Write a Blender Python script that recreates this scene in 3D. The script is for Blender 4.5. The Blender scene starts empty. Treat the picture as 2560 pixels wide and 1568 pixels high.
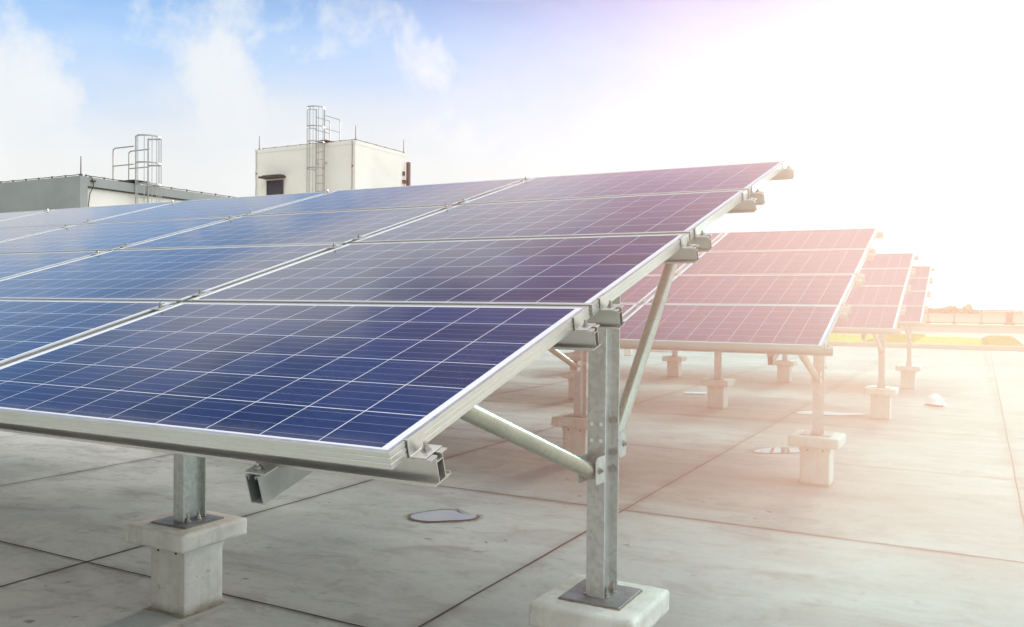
import bpy, bmesh, math, random
from mathutils import Vector, Matrix, noise as mnoise
random.seed(7)
R = math.radians
scene = bpy.context.scene
col = scene.collection
TILT = 0.28177
CT, ST = math.cos(TILT), math.sin(TILT)
Z0 = 1.3265
PW, PL = 0.992, 1.65
PV, PU = PW + 0.0227, PL + 0.0308
POST_STEP = 2.3307
SUN_EL, SUN_AZ = R(11.5), R(2.0)          # azimuth from +Y towards +X

# ------------------------------------------------------------------ helpers
class MB:
    def __init__(self):
        self.v = []; self.f = []; self.m = []
    def add(self, vs, fs, mi=0):
        o = len(self.v); self.v += [tuple(p) for p in vs]
        for f in fs:
            self.f.append(tuple(i + o for i in f)); self.m.append(mi)
        return self
    def box(self, a, b, mi=0):
        x0, y0, z0 = a; x1, y1, z1 = b
        return self.add([(x0,y0,z0),(x1,y0,z0),(x1,y1,z0),(x0,y1,z0),(x0,y0,z1),(x1,y0,z1),(x1,y1,z1),(x0,y1,z1)],
                 [(0,3,2,1),(4,5,6,7),(0,1,5,4),(1,2,6,5),(2,3,7,6),(3,0,4,7)], mi)
    def extrude(self, prof, axis, a, b, mi=0):
        """closed profile; axis 'x': prof is (y,z); 'y': (x,z); 'z': (x,y)"""
        n = len(prof)
        def P(p, t):
            return {'x': (t, p[0], p[1]), 'y': (p[0], t, p[1]), 'z': (p[0], p[1], t)}[axis]
        vs = [P(p, a) for p in prof] + [P(p, b) for p in prof]
        fs = [(i, (i+1) % n, n + (i+1) % n, n + i) for i in range(n)]
        fs += [tuple(range(n-1, -1, -1)), tuple(range(n, 2*n))]
        return self.add(vs, fs, mi)
    def tube(self, pts, r, n=8, mi=0, cap=True):
        pts = [Vector(p) for p in pts]
        rings = []
        up = None
        for i, p in enumerate(pts):
            d = (pts[min(i+1, len(pts)-1)] - pts[max(i-1, 0)]).normalized()
            if up is None:
                up = Vector((0,0,1)) if abs(d.z) < 0.9 else Vector((1,0,0))
            s = d.cross(up).normalized(); up = s.cross(d).normalized()
            rr = r[i] if isinstance(r, (list, tuple)) else r
            rings.append([p + (s*math.cos(2*math.pi*k/n) + up*math.sin(2*math.pi*k/n))*rr for k in range(n)])
        vs = [q for ring in rings for q in ring]
        fs = []
        for i in range(len(rings)-1):
            for k in range(n):
                a = i*n + k; b = i*n + (k+1) % n
                fs.append((a, b, b+n, a+n))
        if cap:
            fs.append(tuple(range(n-1, -1, -1))); o = (len(rings)-1)*n
            fs.append(tuple(range(o, o+n)))
        return self.add(vs, fs, mi)
    def lathe(self, prof, c=(0,0,0), n=24, mi=0, sx=1, sy=1):
        """profile (r,z) bottom to top"""
        vs = []; fs = []
        for r, z in prof:
            for k in range(n):
                a = 2*math.pi*k/n
                vs.append((c[0]+r*sx*math.cos(a), c[1]+r*sy*math.sin(a), c[2]+z))
        for i in range(len(prof)-1):
            for k in range(n):
                a = i*n+k; b = i*n+(k+1) % n
                fs.append((a, b, b+n, a+n))
        fs.append(tuple(range(n-1,-1,-1))); o = (len(prof)-1)*n
        fs.append(tuple(range(o, o+n)))
        return self.add(vs, fs, mi)
    def mesh(self, name, mats, smooth=False, bevel=0, seg=2, angle=30):
        me = bpy.data.meshes.new(name)
        me.from_pydata(self.v, [], self.f)
        if not isinstance(mats, (list, tuple)): mats = [mats]
        for m in mats: me.materials.append(m)
        for p, mi in zip(me.polygons, self.m): p.material_index = mi
        bm = bmesh.new(); bm.from_mesh(me)
        bmesh.ops.recalc_face_normals(bm, faces=bm.faces)
        if bevel:
            es = [e for e in bm.edges if len(e.link_faces) == 2 and e.calc_face_angle(0) > R(angle)]
            bmesh.ops.bevel(bm, geom=es, offset=bevel, segments=seg, profile=0.5, affect='EDGES', clamp_overlap=True)
        bm.to_mesh(me); bm.free()
        if smooth:
            for p in me.polygons: p.use_smooth = True
            try: me.set_sharp_from_angle(angle=R(35))
            except Exception: pass
        me.update()
        return me

def link(name, me, parent=None, loc=None, rot=None):
    o = bpy.data.objects.new(name, me); col.objects.link(o)
    if parent: o.parent = parent
    if loc: o.location = loc
    if rot: o.rotation_euler = rot
    return o
def tag(o, label=None, cat=None, group=None, kind=None):
    if label: o['label'] = label
    if cat: o['category'] = cat
    if group: o['group'] = group
    if kind: o['kind'] = kind
    return o
def thing(name, label, cat, loc=(0,0,0), rz=0, group=None):
    o = link(name, None, None, loc, (0,0,rz))
    return tag(o, label, cat, group)
def copy_tree(o, parent=None):
    c = o.copy(); col.objects.link(c)
    if parent: c.parent = parent
    for ch in list(o.children): copy_tree(ch, c)
    return c

# ------------------------------------------------------------------ node helper
class N:
    def __init__(self, tree):
        self.t = tree; tree.nodes.clear(); self.nd = tree.nodes; self.lk = tree.links
    def new(self, typ, **kw):
        n = self.nd.new(typ)
        for k, v in kw.items(): setattr(n, k, v)
        return n
    def sock(self, n, name, v):
        s = n.inputs[name]
        if isinstance(v, bpy.types.NodeSocket): self.lk.new(v, s)
        else:
            if isinstance(v, (tuple, list)) and len(v) == 3 and s.type == 'RGBA': v = (*v, 1)
            s.default_value = v
    def math(self, op, a, b=None, c=None, clamp=False):
        n = self.new('ShaderNodeMath', operation=op, use_clamp=clamp)
        for i, v in enumerate((a, b, c)):
            if v is not None: self.sock(n, i, v)
        return n.outputs[0]
    def vmath(self, op, a, b=None, c=None):
        n = self.new('ShaderNodeVectorMath', operation=op)
        for i, v in enumerate((a, b)):
            if v is not None: self.sock(n, i, v)
        if c is not None: self.sock(n, 'Scale', c)
        return n.outputs['Value'] if op in ('DOT_PRODUCT', 'LENGTH', 'DISTANCE') else n.outputs['Vector']
    def mix(self, f, a, b, blend='MIX'):
        n = self.new('ShaderNodeMix', data_type='RGBA', blend_type=blend)
        self.sock(n, 0, f); self.sock(n, 6, a); self.sock(n, 7, b)
        return n.outputs[2]
    def noise(self, vec, scale, detail=4, rough=0.55, dist=0.0):
        n = self.new('ShaderNodeTexNoise')
        if vec is not None: self.lk.new(vec, n.inputs['Vector'])
        n.inputs['Scale'].default_value = scale; n.inputs['Detail'].default_value = detail
        n.inputs['Roughness'].default_value = rough; n.inputs['Distortion'].default_value = dist
        return n.outputs[0]
    def step(self, v, a, b, o0=0.0, o1=1.0):
        n = self.new('ShaderNodeMapRange', interpolation_type='SMOOTHSTEP')
        self.sock(n, 0, v); n.inputs[1].default_value = a; n.inputs[2].default_value = b
        n.inputs[3].default_value = o0; n.inputs[4].default_value = o1
        return n.outputs[0]
    def sep(self, v):
        n = self.new('ShaderNodeSeparateXYZ'); self.lk.new(v, n.inputs[0]); return n.outputs
    def comb(self, x, y, z):
        n = self.new('ShaderNodeCombineXYZ')
        for i, v in enumerate((x, y, z)): self.sock(n, i, v)
        return n.outputs[0]
    def scale(self, v, s):
        n = self.new('ShaderNodeMapping'); self.lk.new(v, n.inputs[0]); n.inputs['Scale'].default_value = s
        return n.outputs[0]

def material(name):
    m = bpy.data.materials.new(name); m.use_nodes = True
    g = N(m.node_tree)
    out = g.new('ShaderNodeOutputMaterial')
    b = g.new('ShaderNodeBsdfPrincipled')
    g.lk.new(b.outputs[0], out.inputs[0])
    return m, g, b
def coords(g, kind='Object'):
    return g.new('ShaderNodeTexCoord').outputs[kind]
def wpos(g):
    return g.new('ShaderNodeNewGeometry').outputs['Position']
def bump(g, b, h, strength, dist=0.01):
    n = g.new('ShaderNodeBump'); n.inputs['Strength'].default_value = strength; n.inputs['Distance'].default_value = dist
    g.lk.new(h, n.inputs['Height']); g.lk.new(n.outputs[0], b.inputs['Normal'])

def rough_box(a, b, name, m, bev, amp, chip, seed):
    me = MB().box(a, b).mesh(name, m, bevel=bev, seg=3)
    bm = bmesh.new(); bm.from_mesh(me)
    bmesh.ops.subdivide_edges(bm, edges=[e for e in bm.edges if e.calc_length() > .03], cuts=11, use_grid_fill=True)
    bm.normal_update()
    ce = Vector(((a[0]+b[0])/2, (a[1]+b[1])/2, (a[2]+b[2])/2)); hs = Vector(((b[0]-a[0])/2, (b[1]-a[1])/2, (b[2]-a[2])/2))
    for v in bm.verts:
        q = v.co - ce
        near = sum(1 for i in range(3) if hs[i] - abs(q[i]) < .02)
        d_ = amp*mnoise.noise(v.co*9 + Vector((seed,0,0))) + amp*.6*mnoise.noise(v.co*34 + Vector((0,seed,0)))
        if near >= 2: d_ -= chip*max(0, mnoise.noise(v.co*21 + Vector((seed,seed,0))) - .12)
        v.co += v.normal*d_
    bm.to_mesh(me); bm.free()
    for p_ in me.polygons: p_.use_smooth = True
    return me

def simple(name, c, rough=0.6, metal=0.0, var=0.12, scale=6.0, grime=None, grime_amt=0.4, bmp=0.0, spec=0.5):
    m, g, b = material(name)
    p = wpos(g)
    n1 = g.noise(p, scale, 5); n2 = g.noise(p, scale*9, 3)
    dark = tuple(x*(1-var) for x in c); lite = tuple(min(1, x*(1+var)) for x in c)
    cc = g.mix(g.step(n1, 0.3, 0.7), dark, lite)
    cc = g.mix(g.math('MULTIPLY', g.step(n2, 0.45, 0.75), var), cc, dark)
    if grime:
        cc = g.mix(g.math('MULTIPLY', g.step(g.noise(p, scale*0.8, 6, 0.65, 0.6), 0.52, 0.74), grime_amt), cc, grime)
    g.lk.new(cc, b.inputs['Base Color'])
    b.inputs['Metallic'].default_value = metal
    b.inputs['Specular IOR Level'].default_value = spec
    g.lk.new(g.math('ADD', g.math('MULTIPLY', g.math('SUBTRACT', n2, 0.5), 0.25), rough), b.inputs['Roughness'])
    if bmp: bump(g, b, n2, bmp, 0.004)
    return m

# ------------------------------------------------------------------ materials
M = {}
M['alu'] = simple('anodised_aluminium', (0.66,0.66,0.61), 0.33, 0.85, 0.05, 3.0, (0.5,0.48,0.42), 0.2)
M['rail'] = simple('rail_aluminium', (0.58,0.56,0.52), 0.36, 0.8, 0.07, 3.0, (0.45,0.42,0.36), 0.25)
M['steel'] = simple('stainless_bolt', (0.42,0.41,0.38), 0.35, 0.9, 0.15, 30)
M['backsheet'] = simple('white_backsheet', (0.7,0.7,0.68), 0.5)
M['plate'] = simple('dull_plate', (0.22,0.235,0.235), 0.5, 0.55, 0.3, 14, (0.13,0.09,0.06), 0.5)
M['grout'] = simple('grout', (0.32,0.27,0.19), 0.9, 0, 0.3, 30)
M['white'] = simple('white_plastic', (0.85,0.85,0.85), 0.35, 0, 0.02)
M['ink'] = simple('faded_ink', (0.16,0.12,0.12), 0.8)
M['cream'] = simple('cream_render', (0.86,0.85,0.77), 0.9, 0, 0.03, 0.8, (0.62,0.60,0.48), 0.25, spec=0.0)
M['greywall'] = simple('grey_render', (0.33,0.36,0.34), 0.9, 0, 0.06, 0.9, (0.26,0.28,0.27), 0.4, spec=0.0)
M['shade'] = simple('dark_shutter', (0.05,0.075,0.09), 0.5, spec=0.2)
M['canopy'] = simple('dark_canopy', (0.05,0.052,0.045), 0.6)
M['cable'] = simple('dark_cable', (0.05,0.04,0.035), 0.6)
M['brown'] = simple('brown_pipe', (0.06,0.05,0.042), 0.6)
M['ladder'] = simple('galvanised_ladder', (0.36,0.375,0.36), 0.45, 0.4, 0.1)
M['darkmetal'] = simple('dark_grating', (0.03,0.032,0.03), 0.6)
M['kerb'] = simple('kerb_concrete', (0.45,0.40,0.33), 0.9, 0, 0.12, 1.5, spec=0.0)
M['palewall'] = simple('pale_wall', (0.58,0.54,0.45), 0.9, 0, 0.05, 0.5, spec=0.0)
M['rust'] = simple('painted_rail', (0.16,0.08,0.04), 0.6)
M['joint'] = simple('joint_sealant', (0.022,0.021,0.019), 0.9, 0, 0.4, 8)
M['strap'] = simple('brown_harness', (0.16,0.08,0.035), 0.8, 0, 0.4, 40)
M['treeline'] = simple('far_trees', (0.24,0.20,0.13), 0.9, 0, 0.4, 0.6, spec=0.0)
M['terrain'] = simple('hazed_land', (0.42,0.40,0.33), 1.0, 0, 0.3, 0.02, spec=0.0)  # distance haze put into the colour as a pale base

def cells():
    m, g, b = material('solar_cells')
    p = coords(g); x, y, z = g.sep(p)
    cs = 0.1588
    u = g.math('DIVIDE', g.math('SUBTRACT', x, 0.031), cs)
    v = g.math('DIVIDE', g.math('SUBTRACT', y, 0.0196), cs)
    fu = g.math('FRACT', u); fv = g.math('FRACT', v)
    du = g.math('SUBTRACT', 0.5, g.math('ABSOLUTE', g.math('SUBTRACT', fu, 0.5)))
    dv = g.math('SUBTRACT', 0.5, g.math('ABSOLUTE', g.math('SUBTRACT', fv, 0.5)))
    gap = g.math('MAXIMUM', g.math('LESS_THAN', du, 0.0078), g.math('LESS_THAN', dv, 0.0088))
    # outside the cell field: white margin
    out = g.math('MAXIMUM', g.math('MAXIMUM', g.math('LESS_THAN', u, 0.0), g.math('GREATER_THAN', u, 10.0)),
                 g.math('MAXIMUM', g.math('LESS_THAN', v, 0.0), g.math('GREATER_THAN', v, 6.0)))
    gap = g.math('MAXIMUM', gap, out)
    fb = g.math('FRACT', g.math('MULTIPLY', fv, 4.0))
    db = g.math('ABSOLUTE', g.math('SUBTRACT', fb, 0.5))
    bus = g.math('LESS_THAN', db, 0.014)
    # per-cell and per-panel tone, crystal grain
    oi = g.new('ShaderNodeObjectInfo').outputs['Random']
    wn = g.new('ShaderNodeTexWhiteNoise', noise_dimensions='3D')
    g.lk.new(g.comb(g.math('FLOOR', u), g.math('FLOOR', v), g.math('MULTIPLY', oi, 50.0)), wn.inputs['Vector'])
    vo = g.new('ShaderNodeTexVoronoi'); g.lk.new(p, vo.inputs['Vector']); vo.inputs['Scale'].default_value = 90
    grain = g.sep(vo.outputs['Color'])[0]
    t = g.math('ADD', g.math('MULTIPLY', wn.outputs['Value'], 0.55), g.math('MULTIPLY', grain, 0.35))
    t = g.math('ADD', t, g.math('MULTIPLY', oi, 0.25))
    cell = g.mix(t, (0.0035,0.008,0.030), (0.014,0.031,0.108))
    c = g.mix(g.math('MULTIPLY', bus, 0.8), cell, (0.30,0.34,0.42))
    c = g.mix(gap, c, (0.72,0.74,0.76))
    # thin uneven dust film, thicker along the lower edge
    dn = g.noise(wpos(g), 2.2, 6, 0.6, 0.4)
    low = g.step(y, 0.085, 0.0)
    dust = g.math('ADD', g.math('MULTIPLY', g.step(dn, 0.35, 0.8), 0.035), g.math('MULTIPLY', g.math('MULTIPLY', low, g.noise(wpos(g), 9.0, 5)), 0.26))
    c = g.mix(dust, c, (0.42,0.38,0.34))
    g.lk.new(c, b.inputs['Base Color'])
    b.inputs['Roughness'].default_value = 0.5
    b.inputs['Specular IOR Level'].default_value = 0.0
    b.inputs['Coat Weight'].default_value = 0.9
    b.inputs['Coat IOR'].default_value = 1.42
    b.inputs['Sheen Weight'].default_value = 0.08; b.inputs['Sheen Roughness'].default_value = 0.4
    b.inputs['Sheen Tint'].default_value = (0.9,0.86,0.82,1)
    g.lk.new(g.math('ADD', g.math('MULTIPLY', dn, 0.07), 0.025), b.inputs['Coat Roughness'])
    return m
M['cells'] = cells()

def galvanised():
    m, g, b = material('galvanised_steel')
    p = wpos(g)
    vo = g.new('ShaderNodeTexVoronoi'); g.lk.new(p, vo.inputs['Vector']); vo.inputs['Scale'].default_value = 55
    sp = g.sep(vo.outputs['Color'])[0]
    n1 = g.noise(p, 7, 6, 0.6); n2 = g.noise(g.scale(p, (20,20,3)), 4, 5)
    t = g.math('ADD', g.math('MULTIPLY', sp, 0.3), g.math('MULTIPLY', n1, 0.9))
    c = g.mix(g.step(t, 0.3, 0.9), (0.44,0.455,0.435), (0.60,0.61,0.57))
    c = g.mix(g.math('MULTIPLY', g.step(n2, 0.56, 0.72), 0.22), c, (0.2,0.18,0.14))
    g.lk.new(c, b.inputs['Base Color'])
    b.inputs['Metallic'].default_value = 0.55
    g.lk.new(g.math('ADD', g.math('MULTIPLY', n1, 0.3), 0.28), b.inputs['Roughness'])
    bump(g, b, n1, 0.08, 0.003)
    return m
M['galv'] = galvanised()

def pipe():
    m, g, b = material('galvanised_pipe')
    p = wpos(g); o = coords(g)
    n1 = g.noise(g.scale(o, (30,30,120)), 1.0, 5, 0.65, 0.5); n0 = g.noise(p, 6, 5)
    c = g.mix(n0, (0.36,0.34,0.27), (0.58,0.56,0.47))
    c = g.mix(g.math('MULTIPLY', g.step(n1, 0.5, 0.75), 0.35), c, (0.72,0.71,0.65))
    g.lk.new(c, b.inputs['Base Color'])
    b.inputs['Metallic'].default_value = 0.8
    g.lk.new(g.math('ADD', g.math('MULTIPLY', n1, 0.25), 0.18), b.inputs['Roughness'])
    bump(g, b, n1, 0.25, 0.002)
    return m
M['pipe'] = pipe()
M['channel'] = simple('shaded_steel', (0.30,0.31,0.30), 0.4, 0.6, 0.2, 8, (0.16,0.15,0.13), 0.5)  # steel darkened so the shade under the panels sits in its colour

def pedestal_mat():
    m, g, b = material('painted_concrete')
    p = wpos(g); x, y, z = g.sep(p)
    n1 = g.noise(p, 5, 6, 0.6); n2 = g.noise(p, 60, 3)
    st = g.noise(g.scale(p, (26,26,1.2)), 1.0, 5, 0.6)
    c = g.mix(g.step(n1, 0.3, 0.7), (0.58,0.55,0.48), (0.76,0.73,0.66))
    c = g.mix(g.math('MULTIPLY', g.step(st, 0.50, 0.68), 0.27), c, (0.36,0.33,0.25))
    pit = g.noise(p, 38, 5, 0.6)
    c = g.mix(g.math('MULTIPLY', g.step(pit, 0.64, 0.70), 0.55), c, (0.22,0.20,0.17))
    c = g.mix(g.math('MULTIPLY', g.step(n2, 0.62, 0.75), 0.3), c, (0.36,0.33,0.28))
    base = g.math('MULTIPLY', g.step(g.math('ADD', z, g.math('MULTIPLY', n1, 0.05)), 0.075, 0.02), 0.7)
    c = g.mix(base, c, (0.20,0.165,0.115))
    g.lk.new(c, b.inputs['Base Color']); b.inputs['Roughness'].default_value = 0.85
    bump(g, b, g.math('ADD', g.math('MULTIPLY', n1, 1.0), g.math('MULTIPLY', n2, 0.3)), 0.25, 0.006)
    return m
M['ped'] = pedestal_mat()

def deck_mat():
    m, g, b = material('roof_concrete')
    p = wpos(g)
    big = g.noise(p, 0.35, 6, 0.6, 0.4)
    med = g.noise(g.scale(p, (0.8,2.2,1)), 1.1, 7, 0.62, 0.6)
    fine = g.noise(p, 14, 6, 0.65); speck = g.noise(p, 130, 2)
    c = g.mix(g.step(big, 0.3, 0.7), (0.335,0.360,0.338), (0.492,0.502,0.458))
    c = g.mix(g.math('MULTIPLY', g.step(med, 0.45, 0.68), 0.7), c, (0.32,0.32,0.295))
    c = g.mix(g.math('MULTIPLY', g.step(med, 0.5, 0.25), 0.3), c, (0.51,0.505,0.46))
    c = g.mix(g.math('MULTIPLY', g.step(fine, 0.5, 0.72), 0.3), c, (0.24,0.23,0.205))
    c = g.mix(g.math('MULTIPLY', g.step(speck, 0.6, 0.72), 0.16), c, (0.18,0.17,0.15))
    blot = g.noise(g.scale(p, (1.0,1.5,1)), 2.6, 8, 0.68, 0.8)
    c = g.mix(g.math('MULTIPLY', g.step(blot, 0.50, 0.66), 0.42), c, (0.235,0.235,0.215))
    c = g.mix(g.math('MULTIPLY', g.step(blot, 0.42, 0.30), 0.25), c, (0.56,0.555,0.515))
    # dirt gathered along the joints
    X, Y, Z_ = g.sep(p)
    dj = None
    for ln in (-6.3, -3.78, -1.41, 1.36):
        t_ = g.math('ABSOLUTE', g.math('SUBTRACT', X, ln)); dj = t_ if dj is None else g.math('MINIMUM', dj, t_)
    for ln in (2.085, 5.0, 7.95, 10.85, 13.8):
        dj = g.math('MINIMUM', dj, g.math('ABSOLUTE', g.math('SUBTRACT', Y, ln)))
    jd = g.math('MULTIPLY', g.step(g.math('ADD', dj, g.math('MULTIPLY', g.math('SUBTRACT', fine, 0.5), 0.16)), 0.11, 0.0), g.step(med, 0.3, 0.6))
    c = g.mix(g.math('MULTIPLY', jd, 0.45), c, (0.19,0.18,0.155))
    # sparse scuffs: small dark smudges gathered in groups
    grp = g.step(g.noise(p, 0.7, 3), 0.44, 0.58)
    sm = g.noise(g.scale(p, (2.4,3.6,1)), 2.3, 5, 0.62, 0.9)
    scuff = g.math('MULTIPLY', g.step(sm, 0.625, 0.70), grp)
    c = g.mix(g.math('MULTIPLY', scuff, 0.6), c, (0.12,0.115,0.10))
    sm2 = g.noise(p, 5.5, 4, 0.5, 0.3)
    c = g.mix(g.math('MULTIPLY', g.step(sm2, 0.70, 0.75), 0.65), c, (0.10,0.09,0.075))
    g.lk.new(c, b.inputs['Base Color'])
    g.lk.new(g.math('ADD', g.math('MULTIPLY', med, 0.3), 0.68), b.inputs['Roughness'])
    b.inputs['Specular IOR Level'].default_value = 0.0
    bump(g, b, g.math('ADD', fine, g.math('MULTIPLY', speck, 0.4)), 0.12, 0.004)
    return m
M['deck'] = deck_mat()

def water_mat():
    m, g, b = material('puddle_water')
    b.inputs['Base Color'].default_value = (0.17,0.17,0.168,1)
    b.inputs['Roughness'].default_value = 0.03
    b.inputs['Specular IOR Level'].default_value = 0.3
    b.inputs['Coat Weight'].default_value = 0.15; b.inputs['Coat Roughness'].default_value = 0.02
    b.inputs['Coat IOR'].default_value = 1.5
    return m
M['water'] = water_mat()
M['wet'] = simple('damp_edge', (0.075,0.058,0.04), 0.7, 0, 0.4, 12)
def damp_mat():
    m, g, b = material('damp_concrete')
    b.inputs['Base Color'].default_value = (0.20,0.185,0.155,1); b.inputs['Roughness'].default_value = 0.8; b.inputs['Specular IOR Level'].default_value = 0.0
    n = g.noise(wpos(g), 16, 6, 0.65)
    g.lk.new(g.step(n, 0.38, 0.66, 0.0, 0.55), b.inputs['Alpha'])
    return m
M['damp'] = damp_mat()
M['grass'] = simple('roof_grass', (0.31,0.35,0.05), 0.9, 0, 0.3, 3, (0.26,0.22,0.03), 0.5, spec=0.0)
M['hedge'] = simple('clipped_hedge', (0.20,0.19,0.03), 0.9, 0, 0.45, 4, spec=0.0)

# ------------------------------------------------------------------ solar array parts
def panel_meshes():
    prof = [(0.0006,0),(0,-0.0006),(0,-0.0085),(0.0011,-0.0092),(0.0011,-0.0120),(0,-0.0127),(0,-0.0205),(0.0011,-0.0212),
            (0.0011,-0.0240),(0,-0.0247),(0,-0.0350),(0.022,-0.0350),(0.022,-0.0335),(0.002,-0.0335),(0.002,-0.0052),(0.0110,-0.0052),(0.0110,-0.0003),(0.0107,0)]
    mb = MB(); vs = []
    for d, z in prof:
        vs += [(d,d,z),(PL-d,d,z),(PL-d,PW-d,z),(d,PW-d,z)]
    fs = []; n = len(prof)
    for i in range(n):
        j = (i+1) % n
        for k in range(4):
            l = (k+1) % 4
            fs.append((i*4+k, i*4+l, j*4+l, j*4+k))
    mb.add(vs, fs)
    fr = mb.mesh('panel_frame', M['alu'])
    d = 0.0112; gl = MB()
    gl.add([(d,d,-.0016),(PL-d,d,-.0016),(PL-d,PW-d,-.0016),(d,PW-d,-.0016),(d,d,-.0048),(PL-d,d,-.0048),(PL-d,PW-d,-.0048),(d,PW-d,-.0048)],
           [(0,1,2,3)], 0)
    gl.f += [(7,6,5,4),(0,4,5,1),(1,5,6,2),(2,6,7,3),(3,7,4,0)]; gl.m += [1]*5
    return gl.mesh('solar_panel', [M['cells'], M['backsheet']]), fr
PANEL, FRAME = panel_meshes()

def jbox():
    return MB().box((-0.06,-0.05,-0.022),(0.06,0.05,-0.0052)).mesh('junction_box', M['cable'], bevel=0.003)
def rail_mesh(x0, x1):
    """extruded rail, origin at its axis under the frames: top z=-0.0352, bottom -0.092"""
    t, bt = -0.0353, -0.0925
    mb = MB()
    def P(pts): return [(a, b) for a, b in pts]
    mb.extrude(P([(-.030,t-.0045),(-.030,t-.0005),(-.0295,t),(-.006,t),(-.006,t-.003),(-.0285,t-.003),(-.0285,t-.0045)]), 'x', x0, x1)
    mb.extrude(P([(.030,t-.0045),(.0285,t-.0045),(.0285,t-.003),(.006,t-.003),(.006,t),(.0295,t),(.030,t-.0005)]), 'x', x0, x1)
    mb.extrude(P([(-.0125,t-.003),(-.0105,t-.003),(-.0105,bt+.0025),(-.0125,bt+.0025)]), 'x', x0, x1)
    mb.extrude(P([(.0105,t-.003),(.0125,t-.003),(.0125,bt+.0025),(.0105,bt+.0025)]), 'x', x0, x1)
    mb.extrude(P([(-.0105,t-.014),(.0105,t-.014),(.0105,t-.012),(-.0105,t-.012)]), 'x', x0, x1)
    mb.extrude(P([(-.030,bt),(.030,bt),(.030,bt+.007),(.0278,bt+.007),(.0278,bt+.0025),(-.0278,bt+.0025),(-.0278,bt+.007),(-.030,bt+.007)]), 'x', x0, x1)
    return mb.mesh('mounting_rail', M['rail'])
def hexnut(c, r, h, stud=0.0, axis='z'):
    mb = MB()
    def seg(rr, a, b, n):
        pts = [(rr*math.cos(2*math.pi*k/n), rr*math.sin(2*math.pi*k/n)) for k in range(n)]
        mb.extrude(pts, axis, a, b)
    seg(r*1.45, 0, h*0.25, 14); seg(r, h*0.25, h, 6)
    if stud: seg(r*0.5, h, h+stud, 10)
    mb.v = [(x+c[0], y+c[1], z+c[2]) for x, y, z in mb.v]
    return mb
BOLT = hexnut((0,0,0), 0.0075, 0.009, 0.009).mesh('bolt', M['steel'])
NUT = hexnut((0,0,0), 0.013, 0.018, 0.022).mesh('anchor_nut', M['steel'])
BOLTX = hexnut((0,0,0), 0.010, 0.010, 0.006, 'x').mesh('bolt', M['steel'])
BOLTY = hexnut((0,0,0), 0.010, 0.010, 0.008, 'y').mesh('bolt', M['steel'])
def end_clamp():
    prof = [(0.0008,-0.0350),(0.0400,-0.0350),(0.0400,-0.0318),(0.0052,-0.0318),(0.0042,-0.0308),(0.0042,0.0036),(-0.0085,0.0036),(-0.0085,0.0004),(0.0008,0.0004)]
    return MB().extrude(prof, 'y', -0.030, 0.030).mesh('end_clamp', M['alu'], bevel=0.0008, seg=1)
ENDC = end_clamp()
def mid_clamp():
    mb = MB().box((-0.026,-0.03,0.0006),(0.026,0.03,0.0040))
    mb.extrude([(-.013,.0008),(-.011,.0008),(-.011,-.018),(.011,-.018),(.011,.0008),(.013,.0008),(.013,-.020),(-.013,-.020)], 'y', -0.03, 0.03)
    return mb.mesh('mid_clamp', M['alu'])
MIDC = mid_clamp()
def rafter_mesh():
    # lipped channel, open top; local y = along slope, z = off the panel plane, x across
    t, bt, w, k = -0.0945, -0.159, 0.0185, 0.0026
    prof = [(-w,bt),(w,bt),(w,t),(w-.010,t),(w-.010,t-.008),(w-.010+k*.8,t-.008),(w-.010+k*.8,t-k),(w-k,t-k),(w-k,bt+k),(-w+k,bt+k),(-w+k,t-k),(-w+.010-k*.8,t-k),(-w+.010-k*.8,t-.008),(-w+.010,t-.008),(-w+.010,t),(-w,t)]
    return MB().extrude(prof, 'y', 0.006, 4.03).mesh('rafter', M['channel'])
RAFTER = rafter_mesh()
CLIP = MB().box((-.030,-.032,-.0943),(.030,.030,-.0905)).mesh('rail_clip', M['galv'], bevel=0.001, seg=1)
PZ = 0.456
def post_mesh():
    w, d = 0.0375, 0.075
    fl, wb = 0.007, 0.005
    prof = [(-w,-d),(w,-d),(w,-d+fl),(wb/2,-d+fl),(wb/2,d-fl),(w,d-fl),(w,d),(-w,d),(-w,d-fl),(-wb/2,d-fl),(-wb/2,-d+fl),(-w,-d+fl)]
    return MB().extrude(prof, 'z', PZ, 1.752).mesh('post', M['galv'], bevel=0.0012, seg=1)
POST = post_mesh()
BASE = MB().box((-.127,-.127,.4472),(.127,.127,.4558)).mesh('base_plate', M['plate'], bevel=0.0015, seg=1)
GROUT = None
def hole_mesh():
    return MB().extrude([(0.0078*math.cos(2*math.pi*k/14), 0.0078*math.sin(2*math.pi*k/14)) for k in range(14)], 'y', -0.0006, 0.0).mesh('bolt_hole', M['white'])  # pale disc, lit deck seen through the hole put into its colour
HOLE = hole_mesh()
def clevis(sgn):
    """two cheek plates and a back plate on the post face (sgn -1 front, +1 rear)"""
    mb = MB()
    y0, y1 = (-0.164, -0.0752) if sgn < 0 else (0.0752, 0.158)
    for s in (-1, 1):
        x = s*0.0355
        mb.extrude([(y0,-.045),(y0,.040),(y0+.012,.052),(y1,.052),(y1,-.052),(y0+.012,-.052)], 'x', x-.0022, x+.0022)
    ya = y1-.004 if sgn < 0 else y0
    mb.box((-.0332,ya,-.05),(.0332,ya+.004,.05))
    return mb.mesh('brace_bracket', M['galv'])
CLEV = {-1: clevis(-1), 1: clevis(1)}
def brace_mesh(p0, p1, r=0.0302):
    d = (p1 - p0); L = d.length; mb = MB()
    n = 9; pts = [(0,0,L*i/n) for i in range(n+1)]
    mb.tube(pts, r, 24)
    return mb.mesh('brace', M['pipe'], smooth=True), d.to_track_quat('Z', 'Y').to_euler()
def sl(v, w):                       # slope coordinates -> (y,z)
    return v*CT - w*ST, Z0 + v*ST + w*CT
RAIL_V = [0.085, 0.907]
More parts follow.
